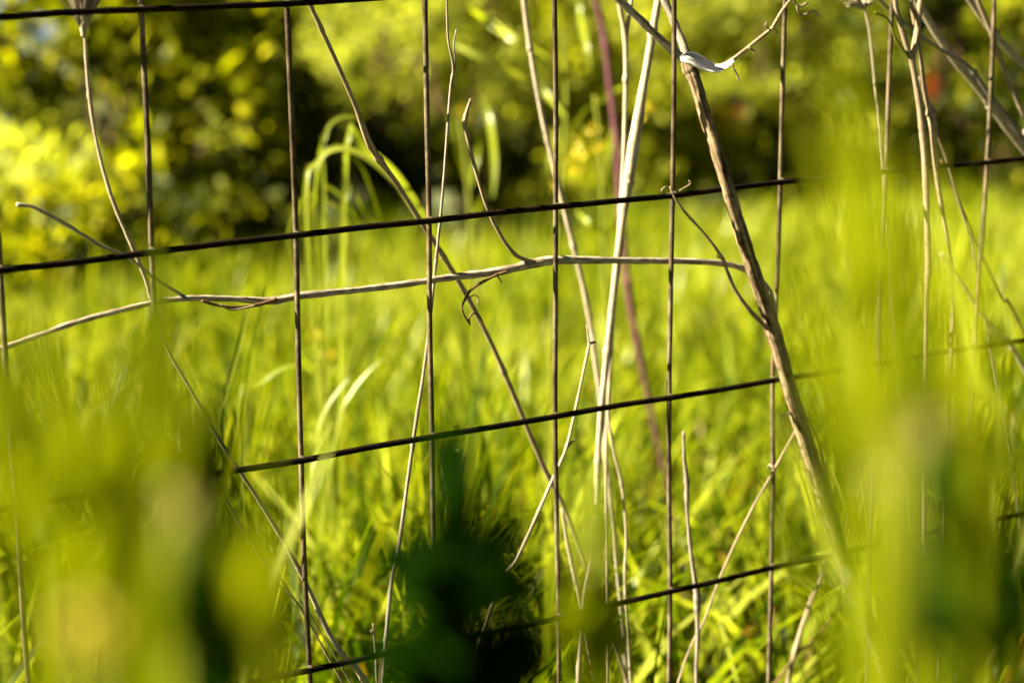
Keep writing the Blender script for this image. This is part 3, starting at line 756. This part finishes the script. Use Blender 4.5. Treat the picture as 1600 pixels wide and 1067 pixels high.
# ------------------------------------------------------------------ broad arching grass behind the fence
def tuft(name, label, cat, root_px, root_d, blades, mat, group=None, tw=(0.1, 0.9), wk=1.25, tone=(0, 1)):
    """blades: (px points tip->base, width px, depth)"""
    rt = A(root_px[0], root_px[1], root_d); rt = Vector((rt.x, rt.y, 0))
    th = thing(name, label, cat, rt, group)
    for px, wv, d in blades:
        m = len(px)
        ds = d if isinstance(d, (list, tuple)) else (d, d)
        pts = [A(x, y, ds[0] + (ds[1] - ds[0]) * k / max(1, m - 1)) for k, (x, y) in enumerate(px)]
        mid = pts[-1].lerp(rt, .5) + Vector((0, 0, .02))
        base = rt + Vector((random.uniform(-.05, .05), random.uniform(-.05, .05), 0))
        full = pts + [mid, base]
        dd = ds[-1]
        wm = wv * wk / FPX * dd
        prof = [0.18] + [1.0 if k < m - 1 else .62 for k in range(1, m)] + [.3, .16]
        if m > 2: prof[1] = .8
        add_mesh('blade', blade_mesh('blade', full, [wm * q for q in prof], twist=random.uniform(*tw), tone=random.uniform(*tone)), mat if not isinstance(mat, list) else random.choice(mat), th)
    return th

GB = 'arching grass tufts behind the fence'
tuft('grass_tuft', 'arching pale broad-bladed grass tuft left of centre behind the tan jointed stem', 'grass tuft', (520,760), 2.15, [
    ([(700,410),(655,330),(604,272),(562,240),(525,232),(495,255),(478,330)], 17, 2.0),
    ([(720,430),(690,385),(650,325),(622,282),(597,255),(570,238),(540,236)], 36, (1.95,2.1)),
    ([(600,360),(588,320),(572,275),(560,255),(530,228),(505,245),(492,330)], 11, 2.1),
    ([(560,185),(540,182),(520,190),(508,215),(503,300)], 11, 2.1),
    ([(480,400),(488,330),(498,270),(505,245)], 12, 2.1),
    ([(520,380),(508,340),(495,310),(480,305),(462,330),(450,420)], 9, 2.1),
    ([(572,372),(552,335),(530,305),(505,290),(475,295)], 11, 2.15),
    ([(620,400),(598,360),(570,335),(540,320)], 10, 2.15),
    ([(560,420),(545,350),(520,320),(500,360)], 10, 2.2)], [M['broad'], M['seed']], GB, wk=.5, tone=(0, .45))
tuft('grass_tuft', 'low arching grass tuft left of centre beside the second upright wire', 'grass tuft', (400,900), 2.0, [
    ([(492,592),(470,572),(440,575),(405,600),(370,640)], 15, 1.95),
    ([(520,660),(500,690),(490,720),(480,770)], 16, 1.95),
    ([(545,590),(520,620),(500,660),(492,720)], 12, 2.0),
    ([(600,560),(575,580),(545,620),(525,680)], 11, 2.05),
    ([(560,900),(530,920),(505,940)], 13, 1.8)], [M['broad'], M['grass']], GB, wk=.5, tone=(0, .5))
tuft('grass_tuft', 'slender green grass tuft crossing low on the left of the second upright wire', 'grass tuft', (330,860), 1.75, [
    ([(400,440),(375,540),(352,620),(335,700)], 4, 1.72),
    ([(385,470),(365,570),(345,660)], 5, 1.75),
    ([(425,400),(405,500),(385,600)], 6, 1.8)], [M['broad'], M['grass']], GB)

def random_tufts():
    spots = [(120,2.6),(260,2.4),(340,3.0),(600,2.3),(640,2.9),(720,2.2),(780,2.7),(900,2.4),(990,2.9),(1060,2.3),(1120,2.0),(1180,2.6),(1260,2.2),(1320,2.7),(1420,2.4),(1520,2.2),(1580,2.8),(560,1.9),(660,1.85),(1010,1.9),(1150,1.75),(1250,1.8),(960,1.8),(880,2.0)]
    where = ['at the left edge of the meadow','behind the first upright wire','between the first two upright wires, farther back','right of the second upright wire','left of the third upright wire, farther back','right of the third upright wire','between the third and fourth upright wires','right of the fourth upright wire','behind the cream reeds','behind the fifth upright wire','right of the fifth upright wire','left of the sixth upright wire','right of the sixth upright wire','behind the bright near grass on the right','behind the dark gap on the right','behind the rightmost upright wire','at the right edge of the meadow','low, left of the dark weed','low, behind the dark weed','low, behind the foot of the cream reeds','low, behind the knobbly twig','low, behind the foot of the ridged stalk','low, behind the pale near flower','low, right of the dark weed']
    for k, ((px, d), wh) in enumerate(zip(spots, where)):
        x = (px - 800) / FPX * d
        rt = Vector((x, d, 0))
        th = thing('meadow_tuft', 'tall seeding grass tuft ' + wh, 'grass tuft', rt, 'tall tufts standing in the meadow')
        for j in range(15):
            a = random.uniform(0, 6.283); L = random.uniform(.22, .42) * (0.85 if d < 2 else 1); ln = random.uniform(.1, .8)
            dv = Vector((math.cos(a), math.sin(a), 0))
            p0 = rt + dv * random.uniform(0, .03)
            pts = [p0 + dv * (ln * L * t * t) + Vector((0, 0, L * (t - .35 * ln * t ** 2.5))) for t in (1, .75, .5, .25, 0)]
            wdt = random.uniform(.004, .009)
            add_mesh('blade', blade_mesh('blade', pts, [wdt * .15, wdt * .7, wdt, wdt, wdt * .6], facing=Vector((math.cos(a + 1.3), math.sin(a + 1.3), .2)), sub=2), M['seed'] if random.random() < .45 else M['grass'], th)
random_tufts()

# yellow-green flowering weeds standing between fence and shrubs
def flowering(name, label, stem_px, d, leaves, fl, group=None):
    pts = [A(x, y, d) for x, y in stem_px]
    pts = to_ground(pts)
    rt = Vector((pts[-1].x, pts[-1].y, 0))
    th = thing(name, label, 'weed', rt, group)
    tube('stem', pts, rad_px(7, pts), M['green_stem'], th, n=6, sub=4)
    for px, wv in leaves:
        q = [A(x, y, d + random.uniform(-.05, .05)) for x, y in px]
        m = len(q); wm = wv * .62 / FPX * d
        prof = [.2] + [1.0] * (m - 2) + [.4]
        add_mesh('leaf', blade_mesh('leaf', q, [wm * z for z in prof], twist=random.uniform(-.5, .5)), M['broad'], th)
    for x, y in fl:
        c = np.array(tuple(A(x, y, d - .01))) + rng.normal(0, .004, (9, 3))
        v, f, r = leaf_arrays(c, .005, 1.0, 1.2)
        add_mesh('flower', np_mesh('flower', v, f, r), M['yellow'], th, smooth=False)
    return th
GW = 'yellow-green weeds beyond the fence'
flowering('flowering_weed', 'yellow-green weed with broad slanting leaves beyond the third and fourth upright wires', [(880,60),(885,150),(880,260),(870,380)], 2.6,
     [([(735,15),(765,35),(800,60),(840,85),(872,112)], 20), ([(708,70),(740,85),(790,108),(845,140),(880,180)], 17), ([(770,310),(772,250),(765,190),(752,150)], 16), ([(925,120),(915,70),(905,20),(900,-20)], 14), ([(985,130),(950,150),(915,175),(885,215)], 12), ([(850,310),(858,250),(870,200)], 12)],
     [(905,215),(915,235),(900,260),(890,245)], GW)
flowering('flowering_weed', 'yellow-flowered weed behind the cream reeds', [(930,150),(938,230),(942,320),(945,420)], 2.5,
     [([(905,180),(915,230),(930,290)], 14), ([(960,170),(952,230),(943,290)], 14), ([(900,330),(915,345),(940,370)], 12), ([(975,330),(960,350),(945,380)], 12)],
     [(868,288),(925,205),(935,225),(915,240),(1012,165),(1008,180)], GW)
flowering('flowering_weed', 'small yellow-flowered weed low in the meadow beside the second upright wire', [(495,520),(500,560),(505,620)], 2.6,
     [([(470,560),(485,575),(503,600)], 9), ([(530,555),(518,575),(505,610)], 9)], [(490,518),(512,548),(498,528)], GW)
flowering('flowering_weed', 'upright yellow-green weed left of the fourth upright wire', [(720,180),(728,250),(735,330),(738,400)], 3.0,
     [([(700,170),(712,220),(728,280)], 14), ([(755,190),(745,240),(733,300)], 14), ([(760,290),(750,320),(737,350)], 12)], [(718,170),(728,185)], GW)

# ------------------------------------------------------------------ blurred plants close to the lens
GN = 'out-of-focus grass clumps close to the lens'
N1 = [M['near']]
def fan(n, x0, x1, top0, top1, d0, d1, lean, w0, w1, seed):
    """n upright blades between two picture columns, tips at the given heights"""
    rn = random.Random(seed); out = []
    for k in range(n):
        x = x0 + (x1 - x0) * (k + rn.uniform(0, 1)) / n
        tp = rn.uniform(top0, top1); L = lean + rn.uniform(-60, 60)
        d = rn.uniform(d0, d1)
        out.append(([(x - L * .5, tp), (x - L * .22, tp + 130), (x, tp + 270), (x + L * .2, tp + 450)], rn.uniform(w0, w1), d))
    return out
tuft('near_grass_clump', 'big out-of-focus yellow-green grass clump at the lower left', 'grass clump', (210,2200), .34,
     [([(0,500),(60,640),(120,780),(185,940)], 62, 0.31), ([(60,590),(110,720),(160,850),(210,1000)], 45, 0.33), ([(225,440),(232,560),(240,700),(245,860)], 62, 0.35),
      ([(190,530),(205,640),(222,760),(235,900)], 45, 0.33), ([(300,550),(290,660),(275,790),(262,930)], 40, 0.37), ([(-60,540),(-20,700),(30,860),(90,1040)], 60, 0.31),
      ([(350,830),(378,900),(400,980),(415,1080)], 50, 0.33), ([(20,760),(60,860),(110,960),(170,1080)], 50, 0.32), ([(120,640),(150,760),(185,880),(220,1040)], 36, .44), ([(30,470),(70,600),(120,740),(180,900)], 30, .48)], N1, GN, wk=.85, tone=(.45, 1))
tuft('near_grass_clump', 'feathery out-of-focus fine blades spraying up through the lower left clump', 'grass clump', (190,2100), .40,
     fan(18, -60, 320, 420, 720, .36, .58, 210, 10, 20, 31) + fan(9, 150, 440, 520, 800, .36, .56, 60, 10, 18, 32), N1, GN, tone=(.1, 1))
tuft('near_grass_clump', 'feathery out-of-focus fine blades spraying up among the tall right blades', 'grass clump', (1440,2100), .46,
     fan(15, 1270, 1560, 110, 480, .38, .58, 80, 11, 22, 33) + fan(6, 1260, 1440, 520, 780, .40, .56, 240, 10, 18, 34) + fan(7, 1420, 1610, 460, 760, .38, .56, 20, 14, 26, 35), N1, GN, tone=(.15, 1))
tuft('near_grass_clump', 'dense blurred grass clump at lower left just behind the biggest clump', 'grass clump', (255,1900), .57,
     fan(7, 60, 345, 480, 640, .51, .62, 30, 18, 32, 3), N1, GN)
tuft('near_grass_clump', 'thin crossing blurred blades leaning over the lower left clump', 'grass clump', (180,1900), .68,
     fan(7, -40, 330, 440, 660, .58, .82, 170, 9, 17, 21) + fan(4, 60, 420, 560, 760, .58, .82, -150, 9, 16, 22), [M['near'], M['broad']], GN)
tuft('near_grass_clump', 'thin crossing blurred blades leaning among the tall blades on the right', 'grass clump', (1440,1900), .68,
     fan(7, 1260, 1560, 300, 640, .58, .82, 150, 9, 17, 23) + fan(5, 1300, 1600, 420, 760, .58, .82, -120, 9, 16, 24), [M['near'], M['broad']], GN)
tuft('near_grass_clump', 'out-of-focus olive blades standing before the first upright wire', 'grass clump', (250,1900), .66, [
    ([(243,372),(246,470),(250,600),(252,760)], 20, .64), ([(262,400),(262,520),(258,640),(254,780)], 16, .66), ([(225,470),(235,580),(245,700)], 18, .62)], N1, GN)
tuft('near_grass_clump', 'out-of-focus green blades at the bottom left beside the dark brown gap', 'grass clump', (420,2100), .42, [
    ([(372,850),(390,920),(405,1000),(415,1090)], 48, .42), ([(440,900),(440,980),(435,1090)], 40, .42), ([(420,820),(425,940),(430,1090)], 36, .43), ([(200,960),(240,1010),(280,1080)], 45, .40)], N1, GN)
tuft('near_grass_clump', 'tall out-of-focus yellow-green grass blades rising on the right', 'grass clump', (1420,2300), .38, [
    ([(1300,60),(1326,200),(1350,340),(1372,500),(1386,680)], 46, .35), ([(1262,180),(1300,310),(1336,450),(1364,620)], 34, .37), ([(1340,130),(1356,270),(1372,430),(1382,620)], 32, .41),
    ([(1232,430),(1288,560),(1350,700),(1420,860)], 38, .36), ([(1285,470),(1322,600),(1362,750),(1410,920)], 40, .37), ([(1400,260),(1408,400),(1416,560),(1424,760)], 28, .42)], N1, GN, wk=.9, tone=(.6, 1))
tuft('near_grass_clump', 'out-of-focus green blades at the right edge beside the dark gap', 'grass clump', (1530,2300), .40, [
    ([(1528,590),(1530,740),(1532,880),(1530,1050)], 48, .36), ([(1500,680),(1506,820),(1512,1040)], 30, .40)], N1, GN, wk=.85, tone=(.5, 1))
tuft('near_grass_clump', 'small out-of-focus pale green blades at the bottom centre right', 'grass clump', (930,2100), .5, [
    ([(905,735),(915,830),(925,930),(930,1060)], 38, .52), ([(960,790),(950,880),(940,980)], 34, .52), ([(930,720),(930,830),(930,960)], 34, .53), ([(870,950),(900,1005),(925,1080)], 66, .48), ([(995,975),(970,1020),(945,1090)], 56, .48), ([(920,940),(925,1010),(930,1090)], 60, .47)], [M['broad'], M['near']], GN)
def painted_shade_weed(label, cx, d, leaves, top, name='shade_dark_weed', k_=1.0):
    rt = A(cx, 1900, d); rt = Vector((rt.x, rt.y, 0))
    th = thing(name, label, 'weed', rt, 'out-of-focus weeds with shade in their colour close to the lens')
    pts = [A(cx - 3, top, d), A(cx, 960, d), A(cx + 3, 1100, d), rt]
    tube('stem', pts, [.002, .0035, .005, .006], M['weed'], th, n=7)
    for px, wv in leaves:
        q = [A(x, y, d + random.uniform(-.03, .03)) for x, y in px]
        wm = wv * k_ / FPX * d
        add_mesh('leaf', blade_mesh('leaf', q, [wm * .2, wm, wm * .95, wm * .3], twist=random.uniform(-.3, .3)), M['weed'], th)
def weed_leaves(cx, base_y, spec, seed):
    rn = random.Random(seed); out = []
    for ang, L, w_ in spec:
        y0 = base_y + rn.uniform(-70, 60)
        a = math.radians(ang); dx, dy = math.sin(a), -math.cos(a)
        tip = (cx + dx * L, y0 + dy * L + 25 * abs(dx))
        out.append(([tip, (cx + dx * L * .68, y0 + dy * L * .75), (cx + dx * L * .34, y0 + dy * L * .4), (cx, y0 + 10)], w_))
    return out
painted_shade_weed('out-of-focus broad-leaved weed coloured near black as shade at the bottom centre', 715, .44,  # this weed's shade comes from its leaf colour
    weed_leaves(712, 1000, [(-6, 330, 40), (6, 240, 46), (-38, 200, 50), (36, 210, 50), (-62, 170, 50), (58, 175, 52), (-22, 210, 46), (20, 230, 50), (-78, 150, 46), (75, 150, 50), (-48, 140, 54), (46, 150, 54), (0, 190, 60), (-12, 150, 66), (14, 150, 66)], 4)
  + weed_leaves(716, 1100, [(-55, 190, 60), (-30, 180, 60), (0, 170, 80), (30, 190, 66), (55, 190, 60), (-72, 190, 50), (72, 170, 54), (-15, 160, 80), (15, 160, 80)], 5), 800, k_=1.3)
painted_shade_weed('out-of-focus dark leaves added as the shade in the gap at the right edge', 1500, .42,  # added leaves, dark in place of shade between the right blades
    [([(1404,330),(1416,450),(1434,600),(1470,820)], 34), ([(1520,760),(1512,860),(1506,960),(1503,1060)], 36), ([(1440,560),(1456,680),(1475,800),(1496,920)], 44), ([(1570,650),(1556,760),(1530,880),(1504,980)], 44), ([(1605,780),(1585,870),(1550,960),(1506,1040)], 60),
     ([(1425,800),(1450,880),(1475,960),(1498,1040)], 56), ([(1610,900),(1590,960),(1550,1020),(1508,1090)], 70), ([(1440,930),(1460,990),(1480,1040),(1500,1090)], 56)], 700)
painted_shade_weed('out-of-focus dark leaves added as the shade in the gap at the bottom left', 330, .38,  # added leaves paint the shaded gap at lower left
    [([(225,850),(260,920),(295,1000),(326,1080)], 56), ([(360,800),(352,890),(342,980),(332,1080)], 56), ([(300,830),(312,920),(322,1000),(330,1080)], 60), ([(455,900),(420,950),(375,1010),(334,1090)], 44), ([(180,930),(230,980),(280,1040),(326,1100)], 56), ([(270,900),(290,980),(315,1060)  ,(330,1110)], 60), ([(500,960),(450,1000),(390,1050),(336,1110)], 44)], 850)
# out-of-focus yellow blossoms among the near plants
def near_flower(label, px, py, d, mat, size):
    c = A(px, py, d)
    rt = Vector((c.x + .01, c.y + .01, 0))
    th = thing('near_flower', label, 'flower', rt, 'out-of-focus blossoms close to the lens')
    tube('stem', [c, c.lerp(rt, .4) + Vector((.004, 0, 0)), rt], [.0012, .0015, .002], M['green_stem'], th, n=6)
    for k in range(7):
        a = 2 * math.pi * k / 7
        dv = RIGHT * math.cos(a) + UP * math.sin(a)
        add_mesh('petal', blade_mesh('petal', [c + dv * size * .1, c + dv * size * .55 - FWD * .001, c + dv * size], [size * .25, size * .6, size * .3], facing=-FWD, sub=2), mat, th)
near_flower('round out-of-focus yellow blossom at the bottom left', 142, 985, .30, M['yellow'], .0042)
near_flower('pale out-of-focus blossom in the lower left grass clump', 268, 800, .36, M['tan_petal'], .0050)
near_flower('tan out-of-focus blossom in the dark gap on the right', 1425, 675, .35, M['tan_petal'], .0048)
near_flower('smaller tan out-of-focus blossom just below and left of the one in the dark gap', 1393, 752, .36, M['tan_petal'], .0038)
near_flower('creamy out-of-focus blossom at the bottom centre right', 925, 850, .48, M['broad'], .0060)
